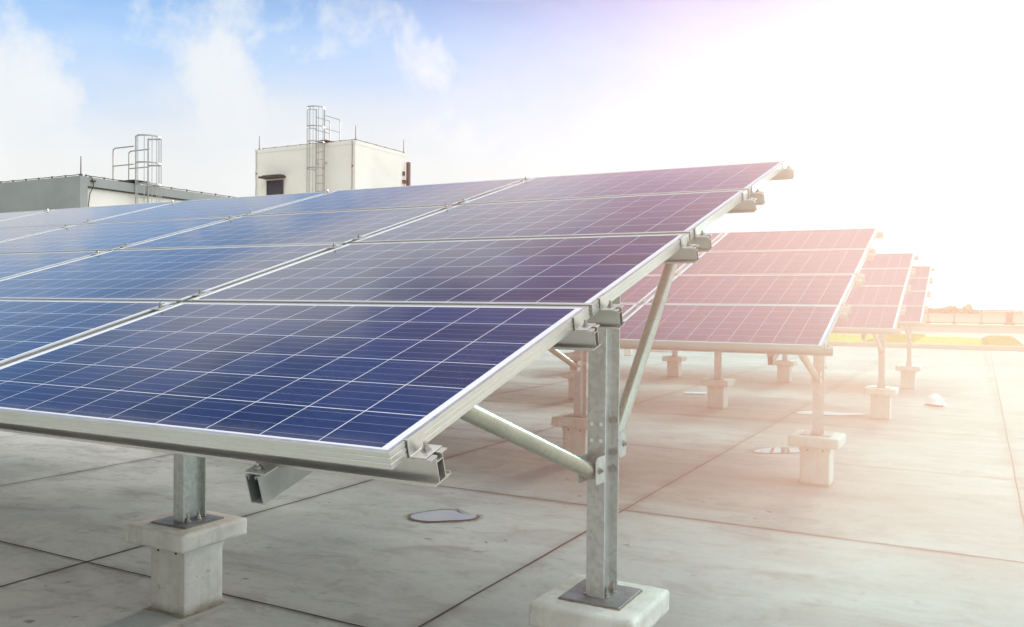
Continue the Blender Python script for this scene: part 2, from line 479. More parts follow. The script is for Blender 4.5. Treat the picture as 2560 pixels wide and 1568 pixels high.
RAIL_V = [k*PV + a for k in range(4) for a in (0.085, 0.907)]
RY = 1.8726
CURVE_LABEL = None

def build_array(loc, ncol, posts, px, name, label, near=False):
    root = thing(name, label, 'solar array', (loc[0], loc[1], 0), 0, 'solar arrays in rows across the roof')
    rot = (TILT, 0, 0)
    for c in range(ncol):
        for r in range(4):
            y, z = sl(r*PV, 0)
            jx, jz = random.uniform(-.0015, .0015), random.uniform(-.0012, .0012)
            p = link('solar_panel', PANEL, root, (-PL - c*PU + jx, y, z + jz), (TILT + random.uniform(-.0012, .0012), random.uniform(-.0010, .0010), 0))
            link('panel_frame', FRAME, p)
    rm = rail_mesh(-ncol*PU + 0.0308 - 0.05, 0.052)
    for v in RAIL_V:
        y, z = sl(v, 0)
        link('mounting_rail', rm, root, (0, y, z), rot)
        e = link('end_clamp', ENDC, root, (0.0006, y, z + .0002), rot)
        link('bolt', BOLT, e, (0.021, 0.002, -0.0317))
        for c in range(1, ncol):
            m = link('mid_clamp', MIDC, root, (-c*PU + 0.0154, y, z + .0002), rot)
            link('bolt', BOLT, m, (0, 0, 0.0041))
    b0 = Vector((0, RY - 0.125, 0.965)); b1 = Vector((0, RY + 0.125, 1.035))
    yA, zA = sl(0.66, -0.155); yB, zB = sl(3.16, -0.155)
    ox = -0.0375 - 0.0185
    tA, tB = Vector((ox*.6, yA, zA)), Vector((ox*.6, yB, zB))
    bmA, eA = brace_mesh(b0 - (tA-b0).normalized()*0.02, tA); bmB, eB = brace_mesh(b1 - (tB-b1).normalized()*0.02, tB)
    for n in range(posts):
        x = px - n*POST_STEP
        ra = link('rafter', RAFTER, root, (x + ox - .001, 0, Z0), rot)
        ck = link('rail_clip', CLIP, ra, (0, 0.046, 0)); link('bolt', BOLT, ck, (0, -0.016, -0.0905))
        po = link('post', POST, root, (x, RY + .012, 0))
        bp = link('base_plate', BASE, po, (0, -.012, 0))
        for sx in (-1, 1):
            for sy in (-.5, .5):
                link('anchor_nut', NUT, bp, (sx*0.028 + sx*.01, sy*0.07, 0.4558))
        for sx in (-1, 1):
            for hz in (1.138, 1.073):
                link('bolt_hole', HOLE, po, (sx*0.0195, -0.0751, hz))
        for hz in (1.139, 1.009, 0.943):
            link('bolt', BOLTY, po, (0.019, 0.0675, hz), (0, 0, math.pi))
        cf = link('brace_bracket', CLEV[-1], po, (0, 0, 0.968)); link('bolt', BOLTX, cf, (0.0378, -0.13, 0))
        cr = link('brace_bracket', CLEV[1], po, (0, 0, 1.037)); link('bolt', BOLTX, cr, (0.0378, 0.128, 0))
        a = link('brace', bmA, root, Vector((x,0,0)) + b0 - (tA-b0).normalized()*0.02, eA)
        b = link('brace', bmB, root, Vector((x,0,0)) + b1 - (tB-b1).normalized()*0.02, eB)
        if near and n == 0:
            s = MB().box((0,-.033,-.017),(.0006,.033,.017))
            st = s.mesh('paper_sticker', M['white'])
            sk = link('paper_sticker', st, po, (0.0026, -0.012, 1.374), (0, 0, 0))
            mk = MB()
            for i, yy in enumerate((-.020, .002)):
                for k, (za, zb) in enumerate(((.006,.011),(.0005,.005),(-.005,-.0005),(-.011,-.006))):
                    w = (.010, .005, .008, .006)[(k + i) % 4]
                    mk.box((.0007,yy,za),(.0009,yy+w,zb))
            link('sticker_print', mk.mesh('sticker_print', M['ink']), sk)
    return root

ARR = [((0, 0), 6, 5, -0.325), ((0.0593, 4.9469), 4, 3, -0.3038), ((0.1483, 10.0459), 5, 4, -0.3038), ((0.2032, 15.1452), 5, 4, -0.3038)]
ALAB = ['nearest large solar array, deep blue panels on galvanised posts, filling the left',
        'second solar array, rosy panels seen through the big pipe brace of the nearest array',
        'third solar array, narrow strip of panels between the second array and the farthest one',
        'farthest and smallest solar array, its end post nearest the green roof beds']
for i, (l, nc, npst, px) in enumerate(ARR):
    build_array(l, nc, npst, px, 'solar_array', ALAB[i], near=(i == 0))

# ------------------------------------------------------------------ pedestals
def pedestal_proto():
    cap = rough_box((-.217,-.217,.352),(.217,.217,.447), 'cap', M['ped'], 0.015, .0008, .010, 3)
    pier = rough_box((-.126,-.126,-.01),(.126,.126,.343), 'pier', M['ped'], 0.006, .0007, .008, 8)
    fl = MB()
    o, i = .1315, .1268
    for (a, b, c, d) in ((-o,-o,o,-i),(-o,i,o,o),(-o,-i,-i,i),(i,-i,o,i)):
        fl.box((a,b,.306),(c,d,.343))
    fl = fl.mesh('flashing', M['ped'])
    shadow_gap = MB().box((-.119,-.119,.3435),(.119,.119,.3535)).mesh('shadow_gap', M['cable'])  # dark box stands for the shade in the gap under the cap
    sc = hexnut((0,0,0), 0.006, 0.004, 0.0, 'y').mesh('screw', M['cable'])
    sk = MB()
    n = 40; vs = [(0,0,.012)]; 
    ring = []
    for k in range(n):
        a = 2*math.pi*k/n
        r = .155/max(abs(math.cos(a)), abs(math.sin(a)))
        r *= 0.93 + .16*mnoise.noise(Vector((math.cos(a)*2, math.sin(a)*2, 3)))
        ring.append((r*math.cos(a), r*math.sin(a), .0035))
    vs += ring; sk.add(vs, [(0, 1+k, 1+(k+1) % n) for k in range(n)])
    sk = sk.mesh('mortar_skirt', M['grout'])
    gr = MB(); vs = []
    for k in range(48):
        a = 2*math.pi*k/48; r = .131/max(abs(math.cos(a)), abs(math.sin(a))) * (1 + .03*mnoise.noise(Vector((math.cos(a)*6, math.sin(a)*6, 1))))
        vs.append((r*math.cos(a), r*math.sin(a)))
    gr.extrude(vs, 'z', .4465, .4490)
    gr = gr.mesh('grout_bed', M['grout'])
    root = thing('concrete_pedestal', '', 'pedestal', (0,0,0), 0, 'concrete pedestals under the array posts')
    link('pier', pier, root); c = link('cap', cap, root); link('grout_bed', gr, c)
    link('shadow_gap', shadow_gap, root)
    f = link('flashing', fl, root)
    for x in (-.06, .07): link('screw', sc, f, (x, -.1315, .318), (0, 0, math.pi))
    link('mortar_skirt', sk, root)
    return root
PED = pedestal_proto(); first = True
PLAB = {(0,0): 'cream concrete pedestal under the nearest post, cut off by the bottom edge',
        (0,1): 'large square pedestal standing whole in the lower left under the nearest array',
        (0,2): 'pedestal under the third post of the nearest array, off to the left',
        (0,3): 'pedestal under the fourth post of the nearest array, off to the left',
        (0,4): 'pedestal under the leftmost post of the nearest array',
        (1,0): 'pedestal beside a puddle, under the end post of the second array',
        (1,1): 'pedestal half hidden just behind the nearest galvanised post',
        (1,2): 'pedestal of the second array hidden behind the nearest panels',
        (2,0): 'pedestal nearest the hard hat, under the end post of the third array',
        (2,1): 'pedestal beside the white board on the deck, under the third array',
        (2,2): 'shadowed pedestal of the third array showing left behind the nearest post',
        (2,3): 'pedestal of the third array hidden behind the nearest panels',
        (3,0): 'small pedestal under the end post of the farthest array',
        (3,1): 'small far pedestal showing just left of the second array end post',
        (3,2): 'small far pedestal seen under the second array right of the pipe brace',
        (3,3): 'pedestal of the farthest array hidden behind the nearest post'}
for i, (l, nc, npst, px) in enumerate(ARR):
    for n in range(npst):
        o = PED if first else copy_tree(PED)
        first = False
        o.location = (l[0] + px - n*POST_STEP + random.uniform(-.006,.006), l[1] + RY, 0)
        o.rotation_euler = (0, 0, random.uniform(-.02, .02))
        o['label'] = PLAB[(i, n)]

# ------------------------------------------------------------------ the deck
def sheet(name, x0, x1, y0, y1, z, m, kind='structure'):
    o = link(name, MB().add([(x0,y0,z),(x1,y0,z),(x1,y1,z),(x0,y1,z)], [(0,1,2,3)]).mesh(name, m))
    return tag(o, kind=kind)
sheet('roof_deck', -60, 60, -14, 80, 0, M['deck'])
sheet('terrain', -2500, 2500, -200, 4000, -9.0, M['terrain'])

def joint(pts, w):
    """thin irregular sealant line laid on the deck"""
    mb = MB(); vs = []; fs = []
    P = []
    for (a, b) in zip(pts[:-1], pts[1:]):
        a, b = Vector((*a,0)), Vector((*b,0)); L = (b-a).length; k = max(2, int(L/0.12))
        for i in range(k): P.append(a.lerp(b, i/k))
    P.append(Vector((*pts[-1],0)))
    d = (P[-1]-P[0]).normalized(); s = Vector((-d.y, d.x, 0))
    sd = random.random()*100
    for i, p in enumerate(P):
        t = (p-P[0]).length
        c = p + s*(mnoise.noise(Vector((t*1.3, sd, 0)))*.006 + mnoise.noise(Vector((t*9, sd, 2)))*.0018)
        ww = w*1.2*(0.72 + .5*abs(mnoise.noise(Vector((t*5, sd, 5)))) + .35*max(0, mnoise.noise(Vector((t*1.7, sd, 9)))))
        vs += [(c.x - s.x*ww/2, c.y - s.y*ww/2, .004), (c.x + s.x*ww/2, c.y + s.y*ww/2, .004)]
    for i in range(len(P)-1): fs.append((2*i, 2*i+1, 2*i+3, 2*i+2))
    mb.add(vs, fs)
    return tag(link('floor_joint', mb.mesh('floor_joint', M['joint'])), kind='structure')
YE = 34.2
for a, b, w in (((-8.85,-3),(-8.8,YE),.010),((-6.33,-3),(-6.27,YE),.010),((-3.80,-3),(-3.74,12),.012),((-1.46,-3),(-1.33,15),.013),((1.26,-3),(1.55,YE),.011),((4.1,-3),(4.2,YE),.011)):
    joint([a, b], w)
joint([(-3.74,12),(-3.7,YE)], .010); joint([(-1.33,15),(-1.25,YE)], .010)
for y, w in ((-0.85,.012),(2.08,.013),(5.0,.012),(7.95,.010),(10.85,.010),(13.78,.010),(16.65,.011),(19.6,.011),(22.5,.011),(25.5,.011),(28.5,.011)):
    joint([(-14, y+.10), (-3.8, y+.015), (1.35, y-.03), (9, y-.1)], w)

def blob(name, pts, z, m, kind='structure', sub=5):
    n = len(pts); q = []
    for i in range(n):
        p0, p1, p2, p3 = (Vector((*pts[(i+k-1) % n], 0)) for k in range(4))
        for j in range(sub):
            t = j/sub
            q.append(0.5*((2*p1) + (-p0+p2)*t + (2*p0-5*p1+4*p2-p3)*t*t + (-p0+3*p1-3*p2+p3)*t**3))
    mb = MB().add([(p.x, p.y, z) for p in q], [tuple(range(len(q)))])
    o = link(name, mb.mesh(name, m)); tag(o, kind=kind); return o, q
def puddle(pts, grow, wet=True):
    c = Vector((sum(p[0] for p in pts)/len(pts), sum(p[1] for p in pts)/len(pts)))
    if wet:
        far_ = []
        for i, p in enumerate(pts):
            d = Vector(p)-c; far_.append(tuple(c + d*(1 + (.05 + .09*abs(mnoise.noise(Vector((i*.9, p[0]*3, 7)))))/d.length)))
        blob('damp_patch', far_, .0030, M['damp'])
        big = []
        for i, p in enumerate(pts):
            d = Vector(p)-c; g = grow*(0.7 + .6*abs(mnoise.noise(Vector((i*1.7, p[0], p[1])))))
            big.append(tuple(c + d*(1 + g/d.length)))
        blob('damp_patch', big, .0045, M['wet'])
    return blob('puddle', pts, .0075, M['water'])
puddle([(-2.70,3.98),(-2.62,3.93),(-2.50,3.945),(-2.40,4.03),(-2.30,4.11),(-2.27,4.20),(-2.31,4.27),(-2.40,4.25),(-2.46,4.27),(-2.52,4.31),(-2.60,4.28),(-2.67,4.18),(-2.72,4.07)], .032)
puddle([(-1.117,8.228),(-1.074,8.434),(-0.949,8.596),(-0.783,8.646),(-0.62,8.60),(-0.55,8.50),(-0.66,8.40),(-0.733,8.345),(-0.908,8.214),(-1.029,8.141)], .02)
puddle([(-1.325,11.954),(-1.22,12.25),(-0.98,12.36),(-0.75,12.33),(-0.48,12.36),(-0.40,12.25),(-0.55,12.12),(-0.70,11.96),(-0.95,11.90),(-1.2,11.86)], .02)
# stain ring left by a dried puddle
ring = MB(); n = 36; vs = []
for k in range(n):
    a = 2*math.pi*k/n
    for s in (1, .87): vs.append((1.002+.078*s*math.cos(a), 8.157+.085*s*math.sin(a), .004))
ring.add(vs, [(2*k, 2*((k+1) % n), 2*((k+1) % n)+1, 2*k+1) for k in range(n)])
tag(link('stain', ring.mesh('stain', M['grout'])), kind='structure')

bd = MB().box((-.19,-.10,.004),(.19,.10,.022)).mesh('white_board', M['white'], bevel=.002, seg=1)
tag(link('white_board', bd, None, (-3.37,13.77,0), (0,0,.3)), 'flat white board lying on the deck between shadowed pedestals', 'board')

# pale spare blocks far back
bk = MB().box((-.11,-.11,0),(.11,.11,.30)).mesh('concrete_block', M['ped'], bevel=.012, seg=2)
blk = [(-8.55,23.3,'far concrete block, leftmost of those beyond the second array'), (-8.25,23.55,'far concrete block standing second from left beyond the second array'), (-7.95,23.75,'far concrete block beside the pipe brace, lit white on its side')]
for x, y, lb in blk:
    tag(link('concrete_block', bk, None, (x, y, 0), (0,0,.1)), lb, 'concrete block', 'spare concrete blocks')
tag(link('concrete_slab', MB().box((-.42,-.25,0),(.42,.25,.12)).mesh('concrete_slab', M['ped'], bevel=.01, seg=2), None, (-8.0,26.2,0)), 'low pale slab on the far deck right of the concrete blocks', 'concrete slab')

# hard hat
def hard_hat(loc, rz):
    root = thing('hard_hat', 'white safety helmet lying on the open deck at the right', 'hard hat', loc, rz)
    mb = MB(); prof = []
    for i in range(11):
        a = i/10*math.pi/2
        prof.append((max(.004, .108*math.cos(a)**.85), .055 + .135*math.sin(a)))
    mb.lathe(prof, n=32, sx=1.16, sy=1.0)
    mb2 = MB()
    for s in (-.028, 0, .028):
        pts = []
        for i in range(13):
            a = math.pi*(i/12)
            zc = .055 + .135*math.sin(a)*(1 - (s/.12)**2)
            pts.append((.112*1.16*math.cos(a), s, zc + .002))
        mb2.tube(pts, .007, 6)
    sh = link('shell', mb.mesh('shell', M['white'], smooth=True), root)
    link('ridge', mb2.mesh('ridge', M['white'], smooth=True), sh)
    br = MB(); n = 36; vs = []
    for k in range(n):
        a = 2*math.pi*k/n
        ex = .012 + .045*max(0, math.cos(a))**1.5
        for (d, z) in ((-.004,.060),(ex,.050 - .012*max(0, math.cos(a))),(ex,.045 - .012*max(0, math.cos(a))),(-.004,.054)):
            vs.append(((.108*1.16+d)*math.cos(a), (.108+d)*math.sin(a), z))
    fs = []
    for k in range(n):
        l = (k+1) % n
        for j in range(4): fs.append((4*k+j, 4*l+j, 4*l+(j+1) % 4, 4*k+(j+1) % 4))
    br.add(vs, fs); link('brim', br.mesh('brim', M['white'], smooth=True), root)
    hb = MB(); hb.lathe([(.098,.002),(.108,.004),(.110,.05),(.100,.052)], n=30, sx=1.2, sy=1.02)
    link('headband', hb.mesh('headband', M['strap'], smooth=True), root)
    st = MB().tube([(-.10,-.06,.03),(-.15,-.05,.008),(-.16,.02,.006),(-.11,.07,.03)], .006, 6)
    link('chin_strap', st.mesh('chin_strap', M['strap']), root)
hard_hat((.455, 14.05, 0), R(-20))

# ------------------------------------------------------------------ buildings
def cable_run(pts, spacing, up=(0,0,1), r=.012, off=.05):
    """conductor on stand-offs: a wavy line carried on little clips"""
    mb = MB(); path = []
    up = Vector(up)
    for a, b in zip(pts[:-1], pts[1:]):
        a, b = Vector(a), Vector(b); L = (b-a).length; k = max(1, round(L/spacing))
        for i in range(k):
            p = a.lerp(b, i/k)
            for j in range(4):
                q = a.lerp(b, (i + j/4)/k)
                path.append(q + up*(off + (-.014 if j in (1,2,3) else 0) + random.uniform(-.004,.004)))
            mb.tube([p - up*.005, p + up*(off+.004)], [.035,.018], 6)
    path.append(Vector(pts[-1]) + up*off)
    mb.tube(path, r, 6)
    return mb
def rod(h):
    return MB().tube([(0,0,-.02),(0,0,.05),(0,0,.06),(0,0,h)], [.05,.05,.016,.011], 8).mesh('lightning_rod', M['cable'])

tw = thing('stair_tower', 'cream stair tower with small dark window, rods and ladder', 'building', (-24.37, 29.0, 0))
x0, x1, y0, y1, H = -2.75, 2.75, -1.80, 1.77, 8.22
w = MB().box((x0,y0,0),(x1,y1,H-.15))
w.box((x0-.012,y0-.012,H-.15),(x1+.012,y0+.15,H)); w.box((x0-.012,y1-.15,H-.15),(x1+.012,y1+.012,H)); w.box((x0-.012,y0+.15,H-.15),(x0+.15,y1-.15,H)); w.box((x1-.15,y0+.15,H-.15),(x1+.012,y1-.15,H))
link('wall', w.mesh('wall', M['cream']), tw)
wn = link('window', MB().box((-2.02,y0-.06,5.75),(-1.20,y0-.004,6.80)).box((-2.07,y0-.075,5.70),(-2.02,y0-.004,6.80)).box((-1.20,y0-.075,5.70),(-1.15,y0-.004,6.80)).mesh('window', M['shade']), tw)
sl_ = MB()
for k in range(12): sl_.box((-2.0,y0-.072,5.80+k*.082),(-1.22,y0-.0602,5.855+k*.082))
link('shutter', sl_.mesh('shutter', M['shade']), wn)
link('canopy', MB().box((-2.22,y0-.42,6.88),(-1.02,y0-.003,6.96)).box((-2.12,y0-.30,6.96),(-1.08,y0-.003,7.01)).mesh('canopy', M['canopy']), tw)
RODM = rod(.62)
for (a, b) in ((x0+.12,y0+.06),(x1-.03,y0+.05),(x1-.06,y1-.06)): link('lightning_rod', RODM, tw, (a, b, H))
link('conductor_cable', cable_run([(x0+.35,y0+.04,H),(x1-.1,y0+.04,H)], .72).mesh('conductor_cable', M['cable']), tw)
link('conductor_cable', cable_run([(x1-.04,y0+.1,H),(x1-.04,y1-.1,H)], .62).mesh('conductor_cable', M['cable']), tw)
link('conductor_cable', cable_run([(x1-.13,y0-.012,4.0),(x1-.13,y0-.012,H)], 1.1, (0,-1,0)).mesh('conductor_cable', M['cable']), tw)
link('conductor_cable', cable_run([(x0+.03,y0-.012,4.0),(x0+.03,y0-.012,H)], 1.0, (0,-1,0)).mesh('conductor_cable', M['cable']), tw)
pp = MB().box((x1+.06,y1-.02,5.6),(x1+.2,y1+.12,7.82)).box((x1+.012,y1-.25,6.85),(x1+.12,y1-.05,7.0)).box((x1+.012,y1-.24,7.2),(x1+.08,y1-.12,7.38)).box((x1+.012,y1-.25,5.9),(x1+.12,y1-.05,5.97))
link('downpipe', pp.mesh('downpipe', M['brown']), tw)

lb = thing('flat_roof_building', 'low cream building with thick grey parapet at the far left', 'building', (-21.4, 14.57, 0))
w = MB().box((-14,.0,0),(0,.24,5.07))
link('end_wall', w.mesh('end_wall', M['greywall']), lb)
link('wall', MB().box((-14,.24,0),(-.13,9.2,4.80)).mesh('wall', M['cream']), lb)
link('parapet', MB().box((-14,.24,4.80),(0,9.3,5.065)).mesh('parapet', M['greywall']), lb)
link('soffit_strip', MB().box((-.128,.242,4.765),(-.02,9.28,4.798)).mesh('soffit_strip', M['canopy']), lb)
link('lightning_rod', rod(.56), lb, (-.05,.06,5.07))
link('conductor_cable', cable_run([(-13,.05,5.07),(-.1,.05,5.07)], .62).mesh('conductor_cable', M['cable']), lb)
link('conductor_cable', cable_run([(-.04,.2,5.065),(-.04,9.2,5.065)], .62).mesh('conductor_cable', M['cable']), lb)
dc = MB().tube([(-.02,.2,5.12),(.05,.32,5.06),(.06,.38,4.95),(.06,.38,4.8),(-.06,.36,4.62),(-.09,.33,4.3),(-.09,.33,3.2)], .012, 6)
dc.box((.0,.33,4.93),(.09,.44,4.98))
link('conductor_cable', dc.mesh('conductor_cable', M['cable']), lb)

def caged_ladder(name, label, loc, rz, roof, z0):
    root = thing(name, label, 'ladder', loc, rz, 'caged ladders up the buildings')
    top = roof + 1.43; hw = .22
    for s in (-1, 1):
        link('stile', MB().box((s*hw-.020,-.158,z0),(s*hw+.020,-.138,top)).mesh('stile', M['ladder']), root)
    rm = MB().tube([(-hw,-.148,0),(hw,-.148,0)], .014, 6).mesh('rung', M['ladder'])
    k = 0
    while z0 + .2 + k*.33 < roof - .1:
        link('rung', rm, root, (0,0,z0+.2+k*.33)); k += 1
    U = []
    for i in range(17):
        a = math.pi*i/16
        U.append((-.37*math.cos(a), -.42 - .37*math.sin(a)))
    U = [(-hw-.03,-.15)] + U + [(hw+.03,-.15)]
    hm = MB(); n = len(U)
    vs = []
    for x, y in U:
        c = Vector((x, y+.35)); d = c.normalized()*.006
        vs += [(x-d.x,y-d.y,-.022),(x+d.x,y+d.y,-.022),(x+d.x,y+d.y,.022),(x-d.x,y-d.y,.022)]
    fs = []
    for i in range(n-1):
        for j in range(4): fs.append((4*i+j, 4*i+(j+1) % 4, 4*i+4+(j+1) % 4, 4*i+4+j))
    hm.add(vs, fs); hm = hm.mesh('cage_hoop', M['ladder'])
    for z in (top-.03, top-.83, roof-.03-.0, roof-1.13, roof-2.2): 
        if z > z0: link('cage_hoop', hm, root, (0,0,z))
    for i in (1, 4, 7, 9, 11, 14, 17):
        x, y = U[i]
        link('cage_bar', MB().box((x-.009,y-.004,max(z0, roof-2.6)),(x+.009,y+.004,top)).mesh('cage_bar', M['ladder']), root)
    for s in (-1, 1):
        x = s*(hw+.06)
        g = MB().tube([(x,-.12,top-.32),(x,.72,top-.32),(x,.79,top-.36),(x,.80,top-.45),(x,.80,roof+.1)], .02, 8)
        g.tube([(x,-.12,top-.86),(x,.80,top-.86)], .018, 8)
        link('guard_rail', g.mesh('guard_rail', M['ladder'], smooth=True), root)
    link('platform', MB().box((-hw-.07,-.14,roof+.07),(hw+.07,.84,roof+.11)).mesh('platform', M['darkmetal']), root)
    br = MB()
    for z in (roof-.85, roof-2.05):
        for s in (-1, 1): br.box((s*hw-.02,-.14,z-.02),(s*hw+.02,.0,z+.02))
    link('wall_bracket', br.mesh('wall_bracket', M['ladder']), root)
    return root
caged_ladder('caged_ladder', 'tall caged ladder rising above the cream stair tower', (-23.36, 27.2, 0), 0, 8.22, 4.0)
caged_ladder('caged_ladder', 'caged ladder on the low grey parapet building at the far left', (-21.5, 16.6, 0), R(90), 5.07, 1.5)

# ------------------------------------------------------------------ right background
tag(link('kerb', MB().box((-14,34.35,0),(40,34.75,.17)).mesh('kerb', M['kerb'], bevel=.02, seg=2)), kind='structure')
def bumpy(x0, x1, y0, y1, h, res, amp, m, name, seed):
    nx, ny = max(2, int((x1-x0)/res)), max(2, int((y1-y0)/res)); mb = MB(); vs = []; fs = []
    for j in range(ny+1):
        for i in range(nx+1):
            x = x0+(x1-x0)*i/nx; y = y0+(y1-y0)*j/ny
            e = min(i, nx-i, j, ny-j)
            z = h*(.25 if e == 0 else .85 if e == 1 else 1) + amp*mnoise.noise(Vector((x*2.3, y*2.3, seed))) + amp*.7*mnoise.noise(Vector((x*7, y*7, seed)))
            vs.append((x + random.uniform(-.3,.3)*res*.5, y + random.uniform(-.3,.3)*res*.5, max(.01, z)))
    for j in range(ny):
        for i in range(nx):
            a = j*(nx+1)+i; fs.append((a, a+1, a+nx+2, a+nx+1))
    # side skirts
    mb.add(vs, fs)
    for (xa, ya, xb, yb) in ((x0,y0,x1,y0),(x1,y0,x1,y1),(x0,y0,x0,y1)):
        mb.add([(xa,ya,0),(xb,yb,0),(xb,yb,h*.5),(xa,ya,h*.5)], [(0,1,2,3)])
    return mb.mesh(name, m)
tag(link('grass', bumpy(-7.6, 1.34, 34.95, 45.0, .13, .25, .03, M['grass'], 'grass', 1)), 'bright low grass beds behind the far kerb', 'grass', kind='stuff')
tag(link('low_hedge', bumpy(1.40, 2.75, 34.95, 46, .19, .14, .06, M['hedge'], 'low_hedge', 4)), 'low clipped hedge block at the right end of the grass bed', 'hedge', 'low hedge blocks in the grass')
tag(link('low_hedge', bumpy(-2.9, -.95, 34.95, 46, .20, .14, .06, M['hedge'], 'low_hedge', 9)), 'low clipped hedge block behind the end post of the farthest array', 'hedge', 'low hedge blocks in the grass')
wl = MB().box((-16,57.2,0),(40,62,.42)).box((-16,57.1,.42),(40,62.05,.48))
tag(link('retaining_wall', wl.mesh('retaining_wall', M['palewall'])), 'long pale low wall behind the grass beds', 'wall')
pr = MB().box((-20,75,0),(50,75.4,.93)).box((-20,74.93,.86),(50,75.47,.95))
tag(link('parapet_wall', pr.mesh('parapet_wall', M['palewall'])), 'white parapet along the far edge of the roof', 'wall')
gr = thing('guard_rail', 'brownish pipe guard rail on the pale wall at far right', 'railing', (0, 58.2, .48))
link('top_rail', MB().tube([(-16,0,.88),(40,0,.88)], .035, 8).mesh('top_rail', M['rust']), gr)
link('bottom_rail', MB().tube([(-16,0,.07),(40,0,.07)], .035, 8).mesh('bottom_rail', M['rust']), gr)
pm = MB().tube([(0,0,.0),(0,0,.86)], .03, 8).mesh('rail_post', M['rust'])
fm = MB().box((-.13,-.13,0),(.13,.13,.16)).mesh('post_foot', M['rust'], bevel=.02, seg=1)
for x in (-15.4,-13,-10.6,-8.2,-5.8,-3.6,-1.75,-1.45,0.0,1.45,2.75,3.1,4.6,6.1,8.5,10.9): 
    p = link('rail_post', pm, gr, (x,0,0)); link('post_foot', fm, p, (0,-.02,0))
tag(link('equipment_box', MB().box((-.18,-.15,0),(.18,.15,.72)).box((-.2,-.17,.72),(.2,.17,.76)).mesh('equipment_box', M['rust'], bevel=.02, seg=1), None, (2.93,58.7,.484)), 'small brownish box behind the paired posts of the far rail', 'box')

# distant trees and shed
tl = MB()
for k in range(9000):
    x = random.uniform(-7.5, 3.0)
    prof = 10.3 + .7*mnoise.noise(Vector((x*.45, 1, 0))) + .35*mnoise.noise(Vector((x*1.1, 5, 0))) + .3*mnoise.noise(Vector((x*3.5, 9, 0))) - .9*max(0, x-.6)
    z = -9 + prof*random.uniform(.72, 1.0); y = 118 + random.uniform(-2.5, 2.5)
    s = random.uniform(.12,.32); a = random.random()*6.28; b_ = random.uniform(-1,1)
    u = Vector((math.cos(a), math.sin(a)*.5, b_)).normalized()*s; v = Vector((-math.sin(a)*.6, math.cos(a), .8)).normalized()*s
    c = Vector((x,y,z)); tl.add([c-u, c+v*.6, c+u, c-v*.6], [(0,1,2,3)])
tag(link('treeline', tl.mesh('treeline', M['treeline'])), 'far line of hazy trees beyond the roof edge', 'trees', kind='stuff')
sd = thing('distant_shed', 'long white roofed shed far off on the right horizon', 'building', (3.7, 128, -9))
link('wall', MB().box((-2.6,-4,0),(2.9,6,9.9)).mesh('wall', M['palewall']), sd)
link('roof', MB().extrude([(-4.4,9.91),(6.4,9.91),(6.4,10.1),(1,11.1),(-4.4,10.1)], 'x', -2.8, 3.1).mesh('roof', M['white']), sd)

# ------------------------------------------------------------------ haze
hz = bpy.data.materials.new('flare_haze'); hz.use_nodes = True
g = N(hz.node_tree); out = g.new('ShaderNodeOutputMaterial')
vs_ = g.new('ShaderNodeVolumeScatter')
vs_.inputs['Color'].default_value = (1.0,0.32,0.235,1)
# added haze bank stands for the sun-flare wash, densest between first and second arrays
HAZE_D, HAZE_B = 0.34, 0.0001
e = g.vmath('MULTIPLY', g.vmath('SUBTRACT', wpos(g), (1.25, 3.55, 1.9)), (1/2.65, 1/2.65, 1/2.15))
r2_ = g.vmath('DOT_PRODUCT', e, e)
r2_ = g.math('MULTIPLY', r2_, r2_)
dens = g.math('ADD', g.math('MULTIPLY', g.math('EXPONENT', g.math('MULTIPLY', r2_, -1.0)), HAZE_D), HAZE_B)
g.lk.new(dens, vs_.inputs['Density'])
vs_.inputs['Anisotropy'].default_value = 0.38
g.lk.new(vs_.outputs[0], out.inputs['Volume'])
vs_.inputs['Anisotropy'].default_value = 0.38
hz.cycles.volume_step_rate = 0.25
hb = MB().box((-38,-5,-9.6),(15,138,10.6)).mesh('haze', hz)
tag(link('haze', hb), 'added warm haze volume standing for the sun-flare wash at the right', 'haze', kind='stuff')

# ------------------------------------------------------------------ world
W = bpy.data.worlds.new('World'); scene.world = W; W.use_nodes = True
g = N(W.node_tree)
out = g.new('ShaderNodeOutputWorld'); bg = g.new('ShaderNodeBackground')
g.lk.new(bg.outputs[0], out.inputs[0])
d = g.vmath('NORMALIZE', coords(g, 'Generated'))
dx, dy, dz = g.sep(d)
sky = g.new('ShaderNodeTexSky', sky_type='NISHITA'); sky.sun_disc = False
sky.sun_elevation = SUN_EL; sky.sun_rotation = SUN_AZ
sky.air_density = 1.0; sky.dust_density = 0.6; sky.ozone_density = 2.0
nish = g.vmath('SCALE', sky.outputs[0], c=0.12)
sv = Vector((math.sin(SUN_AZ)*math.cos(SUN_EL), math.cos(SUN_AZ)*math.cos(SUN_EL), math.sin(SUN_EL)))
BLUE = g.mix(g.step(dz, 0.25, 0.43), (0.19,0.58,1.18), (0.028,0.10,0.33))
blue = g.mix(0.78, nish, BLUE)
